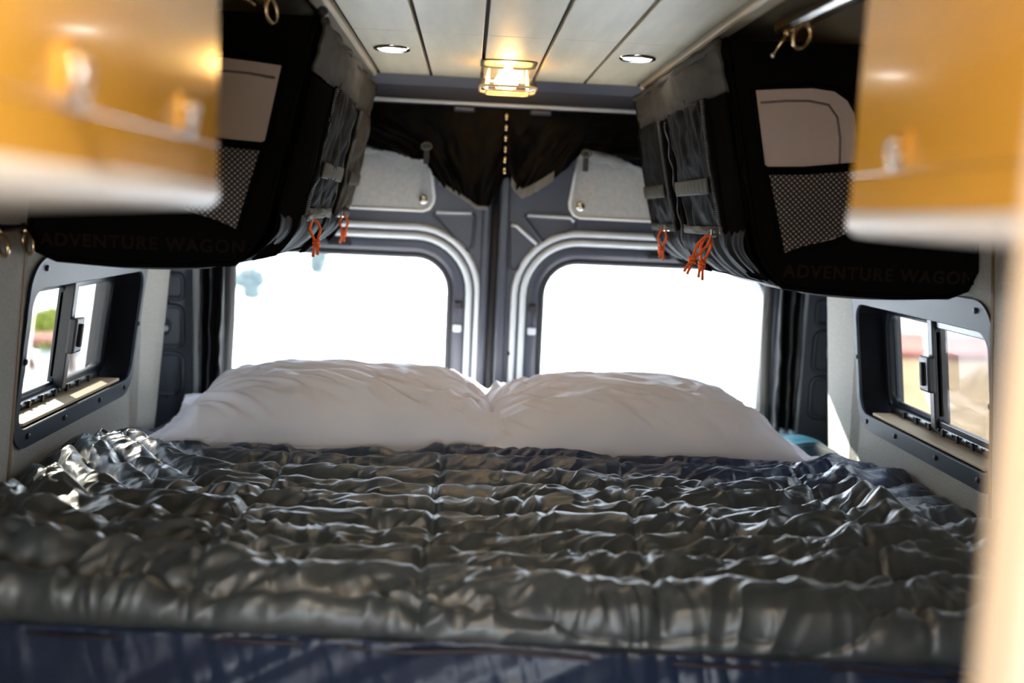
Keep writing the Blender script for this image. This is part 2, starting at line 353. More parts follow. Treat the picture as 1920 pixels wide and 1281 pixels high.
# ---- rear pillars
def pillar(m, name, lab, x0, x1, y):
    root = thing(name, (CX + m * 0.8, y, 0), lab, kind='structure')
    fn = lambda p: (CX + m * p[0], p[1], p[2])
    prof = [(x0, y + .12), (x0, y + .012), (x0 + .010, y), (x1 - .0, y), (x1, y + .12)]
    MB().loops([[(a, b, z) for a, b in prof] for z in (0.02, 1.83)], True, True, True).build('pillar_skin', M['pillar'], root, fn=fn)
    MB().tube([(x0 + .004, y - .002, 0.8), (x0 + .004, y - .002, 1.8)], 0.010, 10).build('pillar_edge_highlight', M['seal'], root, True, fn)  # pale tube paints the window light along the pillar's corner
    xc = (x0 + x1) / 2 + 0.012; hw = (x1 - x0) / 2 - 0.028
    def ringbead(cz, hh, r=.02):
        P = rr(xc, cz, hw, hh, r, 5, 'xz', y - .001); MB().tube(P, .0062, 6, True).build('pressed_bead', M['pillar'], root, True, fn)
    ringbead(1.285, 0.030, .012); ringbead(1.185, 0.052); ringbead(1.065, 0.052)
    for rad in (.022, .012):
        P = [(xc + rad * math.cos(a), y - .001, 1.185 + rad * math.sin(a)) for a in np.linspace(0, 2 * math.pi, 20, endpoint=False)]
        MB().tube(P, .004, 6, True).build('pressed_bead', M['pillar'], root, True, fn)
    MB().ball((xc - .013, y - .003, 1.18), 0.008, 8).build('stud', M['seal'], root, True, fn)
    for (dx, z, sx_, sz_) in [(-.018, 1.247, .005, .008), (.02, 1.247, .005, .008), (-.02, 1.238, .009, .003), (-.02, 1.132, .009, .003), (.02, 1.132, .009, .003), (-.02, 1.118, .009, .003), (.02, 1.118, .009, .003), (-.015, 1.008, .005, .006), (.02, 1.008, .005, .006), (0, 1.287, .005, .006), (.030, 1.285, .004, .014), (-.02, 1.235, .009, .003), (.02, 1.236, .009, .003)]:
        P = [(xc + dx + sx_ * math.cos(a), y - .0015, z + sz_ * math.sin(a)) for a in np.linspace(0, 2 * math.pi, 10, endpoint=False)]
        prism(MB(), P, .002, 1).build('punched_hole', M['rubber'], root, fn=fn)
pillar(-1, 'trim_2', 'slate steel pillar with pressed ovals left of the rear doors', 0.735, 0.90, 2.50)
pillar(1, 'trim_3', 'slate steel pillar with pressed ovals right of the rear doors', 0.785, 0.955, 2.50)

# ---- rear doors
YD = 2.57
def rear_door(m, name, lab):
    # local d measured outward from the meeting line, m=-1 left, +1 right
    root = thing(name, (CX + m * 0.4, YD, 0.3), lab, kind='structure'); fn = lambda p: (CX + m * p[0], p[1], p[2])
    din, dout = (0.122, 0.68) if m < 0 else (0.130, 0.715)
    zt, zb = 1.378, 0.93
    cx, cz, hw, hh = (din + dout) / 2, (zt + zb) / 2, (dout - din) / 2, (zt - zb) / 2
    L = lambda e, dy: rr(cx, cz, hw + e, hh + e, 0.085 + e, 10, 'xz', YD + dy)
    mb = MB()
    oz0, oz1 = 0.10, 1.80; o = rr((0.012 + 0.86) / 2, (oz0 + oz1) / 2, (0.86 - .012) / 2, (oz1 - oz0) / 2, 0.03, 10, 'xz', YD)
    mb.loops([o, L(.062, 0), L(.062, .012), L(.045, .016), L(.045, .04), [(p[0], YD + .04, p[2]) for p in o], o])
    mb.build('door_skin', M['slate'], root, fn=fn)
    for e, rad in ((.079, .0085), (.056, .0085)):
        MB().tube(L(e, 0.0), rad, 8, True).build('window_bead', M['seal'], root, True, fn)  # pale ribs: bright reflections painted into their colour
    MB().loops([L(.046, .008), L(.030, .004), L(.018, .012), L(.010, .016), L(.0, .022), L(.0, .045), L(.046, .045), L(.046, .008)]).build('window_surround', M['slate'], root, True, fn)
    MB().loops([L(.012, .012), L(.004, .010), L(-.002, .020), L(-.002, .040), L(.012, .04), L(.012, .012)]).build('glass_seal', M['rubber'], root, True, fn)
    prism(MB(), rr(cx, cz, hw, hh, .085, 10, 'xz', YD + .03), .004, 1).build('pane', M['pane'], root, fn=fn)
    MB().box(cx - .03, cx + .03, YD - .004, YD + .012, zt + .022, zt + .036).build('clip', M['rubber'], root, fn=fn, bevel=.003)
    for z in (1.26, 1.20):
        MB().box(din - .040, din - .018, YD - .003, YD + .012, z - .01, z + .01).build('clip', M['seal'] if z < 1.25 else M['rubber'], root, fn=fn, bevel=.004)
    # felt panel
    a = 0.163 if m < 0 else 0.182
    P2 = [(a + .028, 1.497), (a + .010, 1.504), (a + .000, 1.520), (a - .002, 1.535), (a + .008, 1.60), (a + .016, 1.66), (0.62, 1.66), (0.66, 1.60), (0.66, 1.497)]
    prism(MB(), [(p[0], YD - .010, p[1]) for p in P2], .012, 1).build('felt_panel', M['frost'], root, fn=fn, bevel=.0025)
    MB().tube([(p[0], YD - .008, p[1]) for p in [(0.62, 1.499), (a + .1, 1.499), (a + .028, 1.499), (a + .013, 1.505), (a + .003, 1.520), (a + .001, 1.535), (a + .010, 1.60), (a + .016, 1.64)]], .0045, 6).build('panel_edge', M['edge'], root, True, fn)
    MB().ball((a + .028, YD - .012, 1.527), .012, 12, (1, .45, 1)).build('screw_cup', M['chrome'], root, True, fn)
    MB().ball((a + .028, YD - .0165, 1.527), .005, 8).build('screw', M['ring'], root, True, fn)
    # pressed triangles
    def tri(pts, highlight):
        P = []
        k = len(pts)
        for i in range(k):
            p, q, r_ = Vector(pts[i - 1]), Vector(pts[i]), Vector(pts[(i + 1) % k])
            e1 = (p - q).normalized(); e2 = (r_ - q).normalized(); r0 = .012
            for t in (0, .33, .66, 1): P.append((q + e1 * r0 * (1 - t) ** 2 + e2 * r0 * t ** 2))
        P = [(v.x, YD - .001, v.y) for v in P]; MB().tube(P, .0052, 8, True, ).build('pressed_bead', M['slate'], root, True, fn)
        MB().tube([(v[0], YD - .003, v[1]) for v in highlight], .0045, 8).build('pressed_bead', M['seal'], root, True, fn)  # pale tube paints a highlight along the pressed edge
    if m < 0:
        tri([(.168, 1.493), (.058, 1.495), (.062, 1.405), (.082, 1.400)], [(.158, 1.496), (.066, 1.498)])
    else:
        tri([(.066, 1.497), (.196, 1.494), (.203, 1.472), (.118, 1.43)], [(.076, 1.499), (.186, 1.497), (.197, 1.488)])
        tri([(.030, 1.478), (.050, 1.470), (.112, 1.420), (.050, 1.352), (.034, 1.36)], [(.036, 1.474), (.050, 1.470), (.104, 1.426)])
    # folded inner edge strip beside the gap
    if m > 0:
        MB().box(0.004, 0.030, YD - .016, YD + .02, 0.12, 1.78).build('edge_flange', M['slate'], root, fn=fn, bevel=.006)
        MB().ball((.045, YD - .002, 1.14), .006, 8).build('plug', M['rubber'], root, True, fn)
    else:
        MB().box(0.018, 0.040, YD - .012, YD + .02, 0.12, 1.78).build('edge_flange', M['slate'], root, fn=fn, bevel=.006)
    return root
rear_door(-1, 'door_1', 'left slate painted rear van door with rounded window')
rear_door(1, 'door_2', 'right slate painted rear van door with rounded window')
gs = MB().tube([(CX - .004, YD + .004, .1), (CX - .004, YD + .004, 1.78)], .014, 10).build('trim_4', M['rubber'], None, True); tag(gs, 'black rubber gap seal between the rear doors', kind='structure')
# wall above and beside the doors, outside skin
rw = MB(); plate(rw, rr(CX, .95, 1.02, .95, .01, 3, 'xz', 2.62), rr(CX, .95, .84, .85, .05, 3, 'xz', 2.62), .05, 1); o = rw.build('wall_rear', M['slate']); tag(o, 'painted steel door surround at the rear', kind='structure')
# front of the van: cab bulkhead with windscreen opening
fw_ = MB(); plate(fw_, rr(CX, .95, 1.02, .95, .01, 5, 'xz', -2.62), rr(CX, 1.32, .72, .33, .08, 5, 'xz', -2.62), .05, 1); o = fw_.build('wall_front', M['liner']); tag(o, 'cab end of the van behind the viewer', kind='structure')
o = prism(MB(), rr(CX, 1.32, .72, .33, .08, 5, 'xz', -2.60), .005, 1).build('window_3', M['pane']); tag(o, 'windscreen of the cab', kind='structure')

# ================================================================ BED
bed = thing('mattress', (CX, 1.8, 0.86), 'teal and navy covered mattress across the back of the van', 'mattress')
nx, ny = 260, 120
xs = np.linspace(-0.745, 0.905, nx); ys = np.linspace(1.24, 2.49, ny); X, Y = np.meshgrid(xs, ys, indexing='ij')
ed = np.minimum(np.minimum(X + .745, .905 - X), 2.49 - Y); Z = 0.965 - 0.05 * np.exp(-np.maximum(ed, 0) / 0.03)
Z += 0.012 * np.abs(fnoise(X * 9 + Y * 6, Y * 22 - X * 4, 40)) + 0.010 * fnoise(X * 5, Y * 5, 44)
Z += np.where(Y > 2.03, 0.012, 0) 
Z += 0.03 * np.exp(-((X - .80) / .10) ** 2 - ((Y - 2.22) / .2) ** 2)
grid_obj('teal_sheet', np.stack([X, Y, Z], -1), M['teal'], bed)
MB().box(-0.735, 0.895, 1.25, 2.48, 0.80, 0.935).build('core', M['navy'], bed, bevel=.03)
# front drop with soft vertical folds
nx, nz = 500, 40; xs = np.linspace(-0.74, 0.89, nx); t = np.linspace(0, 1, nz); X, T = np.meshgrid(xs, t, indexing='ij')
Zf = 0.968 - T * 0.27; fold = (1 - 2 * np.abs(fnoise(X * 9 + T * 4.5, T * 1.2, 50, 2))) * 0.030 + 0.016 * np.abs(fnoise(X * 34 - T * 2, T * 1.2, 53, 2))
Yf = 1.186 - .055 * (X - .03) + 0.01 * T - fold * (0.25 + T)
grid_obj('front_skirt', np.stack([X, Yf, Zf], -1), M['navy'], bed, solid=.004)
bp = MB().box(-0.74, 0.89, 1.22, 2.48, 0.74, 0.80).build('platform_board', M['sillwood'], bed)
base = thing('bed_base', (CX, 1.8, 0), 'grey felt box base underneath the mattress', 'bed base')
MB().box(-0.70, 0.86, 1.26, 2.44, 0.0, 0.74).build('base_box', M['felt'], base, bevel=.004)

# ---- quilted comforter
cf = thing('quilted_comforter', (CX, 1.6, 0.99), 'charcoal quilted nylon comforter rumpled across the bed', 'comforter')
NU, NV = 1150, 900
u = np.linspace(-0.755, 0.905, NU); v = np.linspace(0, 1.04, NV); X, V = np.meshgrid(u, v, indexing='ij')
Yh = 1.165 + V            # unrolled: first part wraps round the front edge
warp = 0.030 * fnoise(X * 3.1, Yh * 3.1, 3) + 0.012 * fnoise(X * 9, Yh * 9, 6)
lx = np.clip((-0.42 - X) / 0.30, 0, 1); rx = np.clip((X - 0.50) / 0.40, 0, 1)
bend = -0.26 * lx ** 1.7 * np.clip((Yh - 1.15) / .5, 0, 1) - 0.13 * rx ** 1.5
q = (Yh + bend + warp - 1.165 - 0.035) / 0.0875
puff = np.abs(np.sin(np.pi * q)) ** 0.62
seamd = np.full_like(X, 9.0)
for sx0, sl in ((-0.335, 0.02), (-0.045, 0.02), (0.262, 0.09), (0.60, 0.10)):
    xs_ = sx0 + sl * (Yh - 1.3) + 0.014 * fnoise(Yh * 6, Yh * 0 + sx0 * 30, 9)
    seamd = np.minimum(seamd, np.abs(X - xs_))
sv = np.exp(-(seamd / 0.007) ** 2); near = np.exp(-seamd / 0.045)
valley = 1 - np.abs(np.sin(np.pi * q))
h = 0.031 * puff * (1 + 0.35 * fnoise(X * 5, q * 0.9, 20)) - 0.006 * sv
# puckers square to the stitch lines and oblique creases on each tube
puck = 1 - np.abs(fnoise(X * 30 + 2.5 * fnoise(X * 6, Yh * 6, 23), q * 1.1, 24, 2)) * 2
amp = 0.35 + 0.65 * vnoise(X * 4, Yh * 5, 26)
h += 0.0075 * puck * (0.35 + 0.65 * valley) * amp
a1 = X * 11 - Yh * 22 + 2.2 * fnoise(X * 4, Yh * 4, 27)
ob = 1 - np.abs(fnoise(a1, X * 7 + Yh * 5, 28, 3)) * 2
h += 0.0150 * ob * (0.25 + 0.75 * vnoise(X * 5 + 9, Yh * 6, 29))
a2 = X * 20 + Yh * 16 + 2.5 * fnoise(X * 5, Yh * 5, 31); ob2 = 1 - np.abs(fnoise(a2, X * 5 - Yh * 7, 32, 2)) * 2
h += 0.0055 * np.maximum(ob2, -.4) * vnoise(X * 4, Yh * 4 + 7, 33) * (0.4 + near)
h += 0.010 * fnoise(X * 2.6, Yh * 3.4, 35, 2)
# ridge of spare cloth on the right and the lifted, crumpled left border
h += 0.028 * np.exp(-((X - 0.70 - 0.16 * (Yh - 1.6)) / 0.030) ** 2) * np.clip((Yh - 1.38) / .15, 0, 1) * np.clip((2.0 - Yh) / .2, 0, 1)
crum = np.exp(-((X + 0.64) / 0.10) ** 2)
h += crum * (0.018 + 0.020 * (1 - np.abs(fnoise(X * 16, Yh * 11, 37, 3)) * 2) * .7)
h = h * (1 + .25 * np.clip((1.75 - Yh) / .3, 0, 1))
h *= np.where(Yh > 1.93, np.clip(1 - (Yh - 1.93) / .10, 0.38, 1), 1)
yend = 2.19 - 0.17 * np.clip((X - .56) / .16, 0, 1) - .06 * np.clip((-.55 - X) / .1, 0, 1) + .02 * fnoise(X * 7, X * 0 + 3, 38)
endf = np.clip((yend - Yh) / 0.03, 0, 1) ** .5
# drape over the rounded front edge
Rr = 0.024; arc = Rr * math.pi / 2
s0 = 0.002; down = np.clip(s0 - V, 0, None)                     # vertical part length
ang = np.clip((s0 + arc - V) / Rr, 0, math.pi / 2)
base_z = 0.984; yf = 1.194 - 0.055 * (X - .03) * np.clip(1 - V / .5, 0, 1)
flat = np.clip(V - s0 - arc, 0, None)
Py = yf + Rr * (1 - np.sin(ang)) + flat; Pz = base_z - Rr * (1 - np.cos(ang)) - down + 0.030 * 0
ny_, nz_ = -np.sin(ang), np.cos(ang)
Xo = X; hh_ = (h + 0.008) * endf * np.clip(V / 0.03, 0.10, 1)
side = np.minimum(X + 0.755, 0.905 - X); drop = -0.020 * np.exp(-side / 0.02)
sag = 0.016 * np.clip((Yh - 1.3) / .4, 0, 1)
P = np.stack([Xo, Py + ny_ * hh_, Pz + nz_ * hh_ + drop - .05 * (1 - endf)], -1)
grid_obj('quilted_face', P, M['comforter'], cf)
hemz = 0.972 - Rr - s0
MB().tube([(x, 1.177 - .055 * (x - .03) + .003 * math.sin(x * 31), 0.958 + .0025 * math.sin(x * 17)) for x in np.linspace(-0.74, 0.89, 80)], .0035, 6).build('hem_piping', M['piping'], cf, True)
pts = [(x, 1.178 + .003 * math.sin(x * 31), 0.968 + .0025 * math.sin(x * 17)) for x in np.linspace(-0.74, 0.89, 80)]
# ================================================================ PILLOWS
def pillow(name, lab, c, a, b, T, yaw, tilt, seed, flap, lean=0.0):
    root = thing(name, c, lab, 'pillow'); N = 170
    uu = np.linspace(-1, 1, N); Uu, Vv = np.meshgrid(uu, uu, indexing='ij')
    px = a * Uu * (1 - 0.07 * np.cos(Vv * math.pi / 2)); py = b * Vv * (1 - 0.10 * np.cos(Uu * math.pi / 2))
    uc = np.clip(np.abs(np.where(Uu * flap > 0, Uu * 1.13, Uu)), 0, 1)
    env = ((1 - uc ** 2.4) ** .62 * (1 - np.abs(Vv) ** 3.2) ** .5)
    corner = np.clip(np.abs(Uu) - .55, 0, 1) * np.clip(-Vv * 1.2 - .2, 0, 1)
    r2 = 1 - np.abs(fnoise(np.arctan2(Vv, 1.12 - np.abs(Uu)) * 5 + seed, np.hypot(1.1 - np.abs(Uu), Vv) * 1.3, seed, 2)) * 2
    cr = np.clip(np.abs(Uu) * 1.3 - .25, 0, 1)
    wr = 0.018 * r2 * cr + 0.006 * fnoise(Uu * 3 + Vv, Vv * 3, seed + 4, 3) + 0.010 * (1 - np.abs(fnoise(Uu * 6 + Vv * 5, Vv * 2.2 - Uu, seed + 8, 2)) * 2)
    fl_ = 0.007 * fnoise(Uu * 8, Vv * 7, seed + 12, 2) * np.clip(np.abs(Uu) * 4 - 3, 0, 1)
    top = T * env * (0.84) + wr * np.clip(env * 2, 0, 1) + fl_ + 0.003
    bot = -T * env * 0.16 + fl_ * 1 - 0.003
    lift = (.075 if flap < 0 else 0) * corner * (Uu > 0) - (.02 if flap > 0 else 0) * corner * (Uu < 0)
    def sheet(zz, nm, keepn):
        zz = zz + lift
        q_ = np.stack([px, py + lean * np.maximum(zz, 0), zz], -1)
        ca, sa = math.cos(tilt), math.sin(tilt); y2 = q_[..., 1] * ca - q_[..., 2] * sa; z2 = q_[..., 1] * sa + q_[..., 2] * ca
        cy_, sy_ = math.cos(yaw), math.sin(yaw); x3 = q_[..., 0] * cy_ - y2 * sy_; y3 = q_[..., 0] * sy_ + y2 * cy_
        return np.stack([x3 + c[0], y3 + c[1], z2 + c[2]], -1)
    A = sheet(top, 'a', 0); Bm = sheet(bot, 'b', 0)
    # one closed surface: top grid then bottom grid mirrored
    full = np.concatenate([A, Bm[:, ::-1]], axis=1); full = np.concatenate([full, full[:, :1]], axis=1)
    o = grid_obj('pillowcase', full, M['pillow'], root)
    edge = np.concatenate([A[:, 0], A[-1, 1:], A[::-1, -1][1:], A[0, ::-1][1:-1]])
    MB().tube([tuple(p - np.array([0, 0, .002])) for p in edge[::3]], .0018, 6, True).build('seam', M['pillow'], root, True)
    return root
pillow('pillow', 'white pillow on the left, open pillowcase end at the left wall', (-0.272, 2.195, 1.020), 0.387, 0.240, 0.147, math.radians(3.0), math.radians(2), 60, -1)
pillow('pillow', 'white pillow on the right, its right end reaching the right rear pillar', (0.378, 2.20, 1.020), 0.370, 0.235, 0.137, math.radians(5), math.radians(2), 90, 1)

# ================================================================ REAR CURTAINS
def smooth_profile(pts, x):
    xs_ = [p[0] for p in pts]; zs = [p[1] for p in pts]; return np.interp(x, xs_, zs)
rc = thing('rear_curtain', (CX, 2.50, 1.757), 'black fabric curtain bunched up under the header above both rear doors', 'curtain')
pts = [(-.60, 1.65), (-.33, 1.645), (-.268, 1.648), (-.189, 1.637), (-.135, 1.622), (-.112, 1.625), (-.095, 1.590), (-.07, 1.562), (-.02, 1.535), (.02, 1.510), (.045, 1.510), (.062, 1.535), (.083, 1.586), (.092, 1.59), (.103, 1.568), (.128, 1.542), (.15, 1.552), (.20, 1.585), (.262, 1.645), (.277, 1.668), (.351, 1.655), (.455, 1.615), (.75, 1.60)]
x = np.linspace(-.60, .75, 420); t = np.linspace(0, 1, 90); Xc, Tc = np.meshgrid(x, t, indexing='ij'); zb = smooth_profile(pts, Xc)
Zc = 1.757 + (zb - 1.757) * Tc
fan = np.where(Xc < .083, (Xc - .04) / (1.15 - Tc * .85), (Xc - .083) / (1.1 - Tc * .5))
Yc = 2.512 - 0.020 * Tc - 0.016 * fnoise(fan * 11, Tc * 2.0, 70, 3) * (0.3 + Tc) - 0.010 * np.abs(fnoise(fan * 26 + Tc * 3, Tc * 3 + fan * 4, 74, 2)) * Tc
pc = np.stack([Xc, Yc, Zc], -1); grid_obj('cloth', pc, M['curtain'], rc, solid=.003)
def band(x0, x1, w0, name, m, dy=-.006):
    xx = np.linspace(x0, x1, 60); tt = np.linspace(0, 1, 6); A, T_ = np.meshgrid(xx, tt, indexing='ij'); zz = smooth_profile(pts, A)
    yy = np.interp(A, x, Yc[:, -1]) + dy
    grid_obj(name, np.stack([A, yy, zz - .003 + w0 * T_], -1), m, rc, solid=.003)
band(.122, .205, .024, 'hem', M['hem']); band(.100, .124, .020, 'hem', M['hem']); band(-.075, .045, .010, 'hem', M['hem'])
for xs_ in (-.110, .281):
    MB().box(xs_ - .007, xs_ + .007, 2.474, 2.480, 1.612, 1.66).build('strap', M['rubber'], rc, bevel=.002)
    P = [(xs_ + .012 * math.cos(a), 2.472, 1.655 + .008 * math.sin(a)) for a in np.linspace(0, 2 * math.pi, 12, endpoint=False)]
    MB().tube(P, .0025, 6, True).build('ring', M['web'], rc, True)
for k in range(6):
    z = 1.735 - k * .026; MB().ball((.082, 2.485 - .002 * k, z), .0055, 8, (1, 1, 1.6)).build('toggle', M['ring'], rc, True)
for (xa, xb, za, zb_, lab, cat) in ((-.345, -.125, 1.660, 1.640, 'grey rolled window cover above the left felt door panel', 'rolled cover'), (.286, .50, 1.662, 1.625, 'grey rolled window cover above the right felt door panel', 'rolled cover')):
    n_ = 60; pr = []
    P = [(xa + (xb - xa) * i / 24, 2.522, za + (zb_ - za) * i / 24 + .003 * math.sin(i * 1.1)) for i in range(25)]
    o = MB().tube(P, [.017 + .003 * math.sin(i * .9) for i in range(25)], 12).build('rolled_cover', M['greyroll'], None, True); tag(o, lab, cat)

def side_curtain(m, lab, d0, d1, dg):
    root = thing('side_curtain', (CX + m * (d0 + d1) / 2, 2.50, 0.98), lab, 'curtain')
    s = np.linspace(0, 1, 90); t = np.linspace(0, 1, 120); S, T_ = np.meshgrid(s, t, indexing='ij')
    dd = d0 + .012 * T_ + (d1 - d0) * S; z = 1.70 - .72 * T_
    y = 2.500 - .022 * np.sin(S * 15 + 1.5 * fnoise(T_ * 2.0, S * 2, 80, 2)) - .012 * fnoise(S * 9 + T_ * 1.5, T_ * 3, 82, 3) - .010 * np.maximum(0, 1 - np.abs(fnoise(S * 5 - T_ * 4, T_ * 5 + S * 5, 86, 2)) * 3) * T_
    grid_obj('cloth', np.stack([CX + m * dd, y, z], -1), M['sidecloth'], root, solid=.003)
    # zip strip beside the glass
    zb_ = [(dg, 2.515, 1.70), (dg + .004, 2.510, 1.40), (dg + .008, 2.508, 1.20), (dg + .018, 2.505, .98)]
    fn = lambda p: (CX + m * p[0], p[1], p[2])
    zz = np.linspace(.98, 1.70, 40); dz = np.interp(zz, [.98, 1.2, 1.4, 1.7], [dg + .018, dg + .008, dg + .004, dg])
    tape = np.stack([np.stack([CX + m * (dz + o_), np.full(40, 2.511), zz], -1) for o_ in (-.014, 0, .014)], 0)
    grid_obj('zip_tape', tape, M['hem'], root, solid=.003)
    mb = MB()
    for z_ in np.arange(.985, 1.69, .006):
        d_ = np.interp(z_, zz, dz); mb.box(d_ - .003, d_ + .003, 2.503, 2.509, z_, z_ + .0033)
    o = mb.build('zip_teeth', M['zip'], root, fn=fn); o['kind'] = 'stuff'
side_curtain(-1, 'black insect screen curtain gathered at the left rear pillar', 0.662, 0.722, 0.655)
side_curtain(1, 'black insect screen curtain gathered at the right rear pillar', 0.715, 0.775, 0.695)

# ================================================================ OVERHEAD BAGS
def bag(m, dy, lab):
    Y0, Y1 = 1.605, (2.46 if m < 0 else 2.42)
    root = thing('overhead_storage_bag', (CX + m * .55, (Y0 + Y1) / 2, 1.39), lab, 'storage bag')
    fn = lambda p: (CX + m * p[0], p[1], p[2])
    # inboard profile d(z): point i goes top -> bottom
    def prof(t):
        z = 1.790 - .388 * t
        d = .317 + .088 * t
        k = np.clip((t - .80) / .20, 0, 1); d = d + .034 * k ** 2.2
        return d, z
    NS, NT = 260, 150
    s = np.linspace(0, 1, NS); t = np.linspace(0, 1, NT); S, T_ = np.meshgrid(s, t, indexing='ij')
    d, z = prof(T_); YY = Y0 + (Y1 - Y0) * S
    z = z + .012 * S * np.clip(T_ * 1.2 - .2, 0, 1)
    low = np.clip((T_ - .74) / .12, 0, 1)
    gather = .010 * (1 - np.abs(fnoise(S * 15 + T_ * 1.2, T_ * 1.2 + 3, 110 + m, 3)) * 2) * low + .006 * fnoise(S * 5, T_ * 4, 115, 2)
    belly = -.014 * np.sin(np.pi * np.clip((T_ - .72) / .28, 0, 1))
    d = d + belly - gather
    grid_obj('inner_face', np.stack([CX + m * d, YY, z], -1), M['bagfab'], root)
    # rest of the body: end panels, bottom, outer side, top
    tt = np.linspace(0, 1, 24); ins = [(prof(q)[0] + .004, prof(q)[1]) for q in tt]
    ins = [(float(a), float(b)) for a, b in ins]
    loop = [(.60, 1.793), (.317, 1.790)] + ins[1:] + [(.50, 1.397), (.62, 1.393), (.72, 1.397), (.75, 1.410), (.762, 1.44), (.745, 1.60), (.70, 1.67), (.62, 1.745)]
    MB().loops([[(a, y, b) for a, b in loop] for y in (Y0, Y1)], True, True, True).build('body', M['bagblack'], root, fn=fn)
    # piping round near end
    MB().tube([(a, Y0 - .001, b) for a, b in loop[1:]], .0045, 6).build('piping', M['bagblack'], root, True, fn)
    # sagging mesh pouch below
    n1, n2 = 40, 14; A = np.linspace(0, 1, n1); B_ = np.linspace(0, 1, n2); AA, BB = np.meshgrid(A, B_, indexing='ij')
    dd = .48 + .26 * BB; yy = Y0 + .01 + (Y1 - Y0 - .06) * AA; zz = 1.394 - (.012 + .006 * np.sin(AA * 23) * 1) * np.sin(np.pi * BB) ** .5 * np.sin(np.pi * AA) ** .3
    grid_obj('bottom_pouch', np.stack([CX + m * dd, yy, zz], -1), M['mesh'], root)
    # point on the inboard face, pushed inward by e
    def pt(y, zq, e):
        t_ = (1.790 - zq) / .388; a, _ = prof(np.float64(np.clip(t_, 0, 1))); return (float(a) - e, y, zq)
    def surf(name, y0a, y1a, z0, z1, e, m_, nn=(30, 24), wr=0.0, seed=0, bulge=0.0, slant=0.0, sol=.004, rip=0.0):
        S_, T2 = np.meshgrid(np.linspace(0, 1, nn[0]), np.linspace(0, 1, nn[1]), indexing='ij')
        zq = z1 + (z0 - z1) * T2; yq = y0a + (y1a - y0a) * S_ + slant * T2
        tp = np.clip((1.790 - zq) / .388, 0, 1); a, _ = prof(tp)
        ee = e + bulge * np.sin(np.pi * S_) ** .6 * np.sin(np.pi * T2) ** .5 + wr * (1 - 2 * np.abs(fnoise(S_ * 5 + T2 * 1.6, T2 * 2.2 - S_, seed, 3)))
        ee = ee + rip * np.sin(S_ * 60) * np.sin(np.pi * T2) ** .5
        return grid_obj(name, np.stack([CX + m * (a - ee), yq, zq], -1), m_, root, solid=-sol * m * -1 if False else sol)
    surf('top_band', Y0 + .004, Y1 - .004, 1.708, 1.786, .005, M['bagband'], (120, 14), .005, 121, .003)
    MB().tube([pt(y, 1.785, .006 + .003 * math.sin(y * 40)) for y in np.linspace(Y0, Y1 - .01, 40)], .007, 8).build('top_piping', M['bagband'], root, True, fn)
    for y in (Y0 + .08, Y0 + .30, Y0 + .36, Y0 + .62):
        surf('webbing_loop', y, y + .018, 1.712, 1.782, .008, M['bagband'], (6, 10), .001, 5)
    # two bulging pockets with curved zips
    spans = ((1.83, 2.12), (2.23, 2.44)) if m < 0 else ((1.735, 2.03), (2.13, 2.395))
    for k, (a, b) in enumerate(spans):
        mt = M['bagfab'] if (k == 0 or m > 0) else M['bagband']
        po = surf('pocket', a, b, 1.482, 1.712, .006, mt, (90, 60), .013, 130 + k + m, .010)
        surf('webbing_strip', a + .012, b - .010, 1.550, 1.578, .027, M['web'] if k == 0 else M['bagband'], (60, 8), 0, 0, .004, 0, .002, .0016)
        surf('pocket_hem', a - .004, b - .002, 1.478, 1.494, .018, M['web'] if k == 0 else M['bagband'], (60, 8), .004, 140, .004, 0, .004)
        for yy, nm in ((a - .022, 'zip'), (b + .006, 'zip')):
            path = [pt(yy + .010 * math.sin(q * 3), 1.708 - .225 * q, .012) for q in np.linspace(0, 1, 14)]
            MB().tube(path, .0062, 6).build('zip_cover', M['bagblack'], root, True, fn)
        mb = MB(); q = 0
        for q in np.linspace(0, 1, 62):
            p = pt(a - .006 + .012 * math.sin(q * 3), 1.706 - .222 * q, .020); mb.box(p[0] - .002, p[0] + .002, p[1] - .0022, p[1] + .0022, p[2] - .0011, p[2] + .0011)
        zo = mb.build('zip_teeth', M['zip'], root, fn=fn); zo['kind'] = 'stuff'
    surf('edge_panel', Y0 + .002, spans[0][0] - .020, 1.41, 1.706, .011, M['bagblack'], (20, 40), .002, 3)
    # black gusset between the pockets with a lacing cord
    ymid = (spans[0][1] + spans[1][0]) / 2
    surf('gusset', spans[0][1] + .006, spans[1][0] - .024, 1.40, 1.712, .007, M['bagblack'], (10, 30), .003, 3)
    MB().tube([pt(ymid - .012 + .010 * math.sin(q * 34), 1.70 - .30 * q, .017) for q in np.linspace(0, 1, 60)], .0022, 6).build('lacing', M['rubber'], root, True, fn)
    MB().tube([pt(Y1 - .012 + .006 * math.sin(q * 60), 1.79 - .37 * q, .006) for q in np.linspace(0, 1, 90)], .0065, 6).build('far_edge_lacing', M['bagblack'], root, True, fn)
    # zip pulls with knotted orange cord
    def pull(y, z0, ln, sw, lab=None):
        b = pt(y, z0, .028); b = Vector(b); sl = MB().box(b.x - .006, b.x + .008, b.y - .006, b.y + .006, b.z - .003, b.z + .010).build('zip_slider', M['chrome'], root, fn=fn, bevel=.002)
        mb = MB(); w_ = .0105
        L_ = [(0, 0), (-w_ * .5, -.004), (-w_, -ln * .25), (-w_ * .55, -ln * .45), (-.002, -ln * .60)]
        Lr = [(0, 0), (w_ * .5, -.003), (w_, -ln * .25), (w_ * .60, -ln * .45), (.002, -ln * .60)]
        def mp(a, h): return (b.x - .006 + a + sw * h, b.y + a * .3, b.z + h)
        for q in (L_, Lr):
            P = [mp(*p) for p in q]; mb.tube([P[0]] + P[1:], .0026, 8)
        # knot: three tight coils
        kc = mp(0, -ln * .66)
        P = []
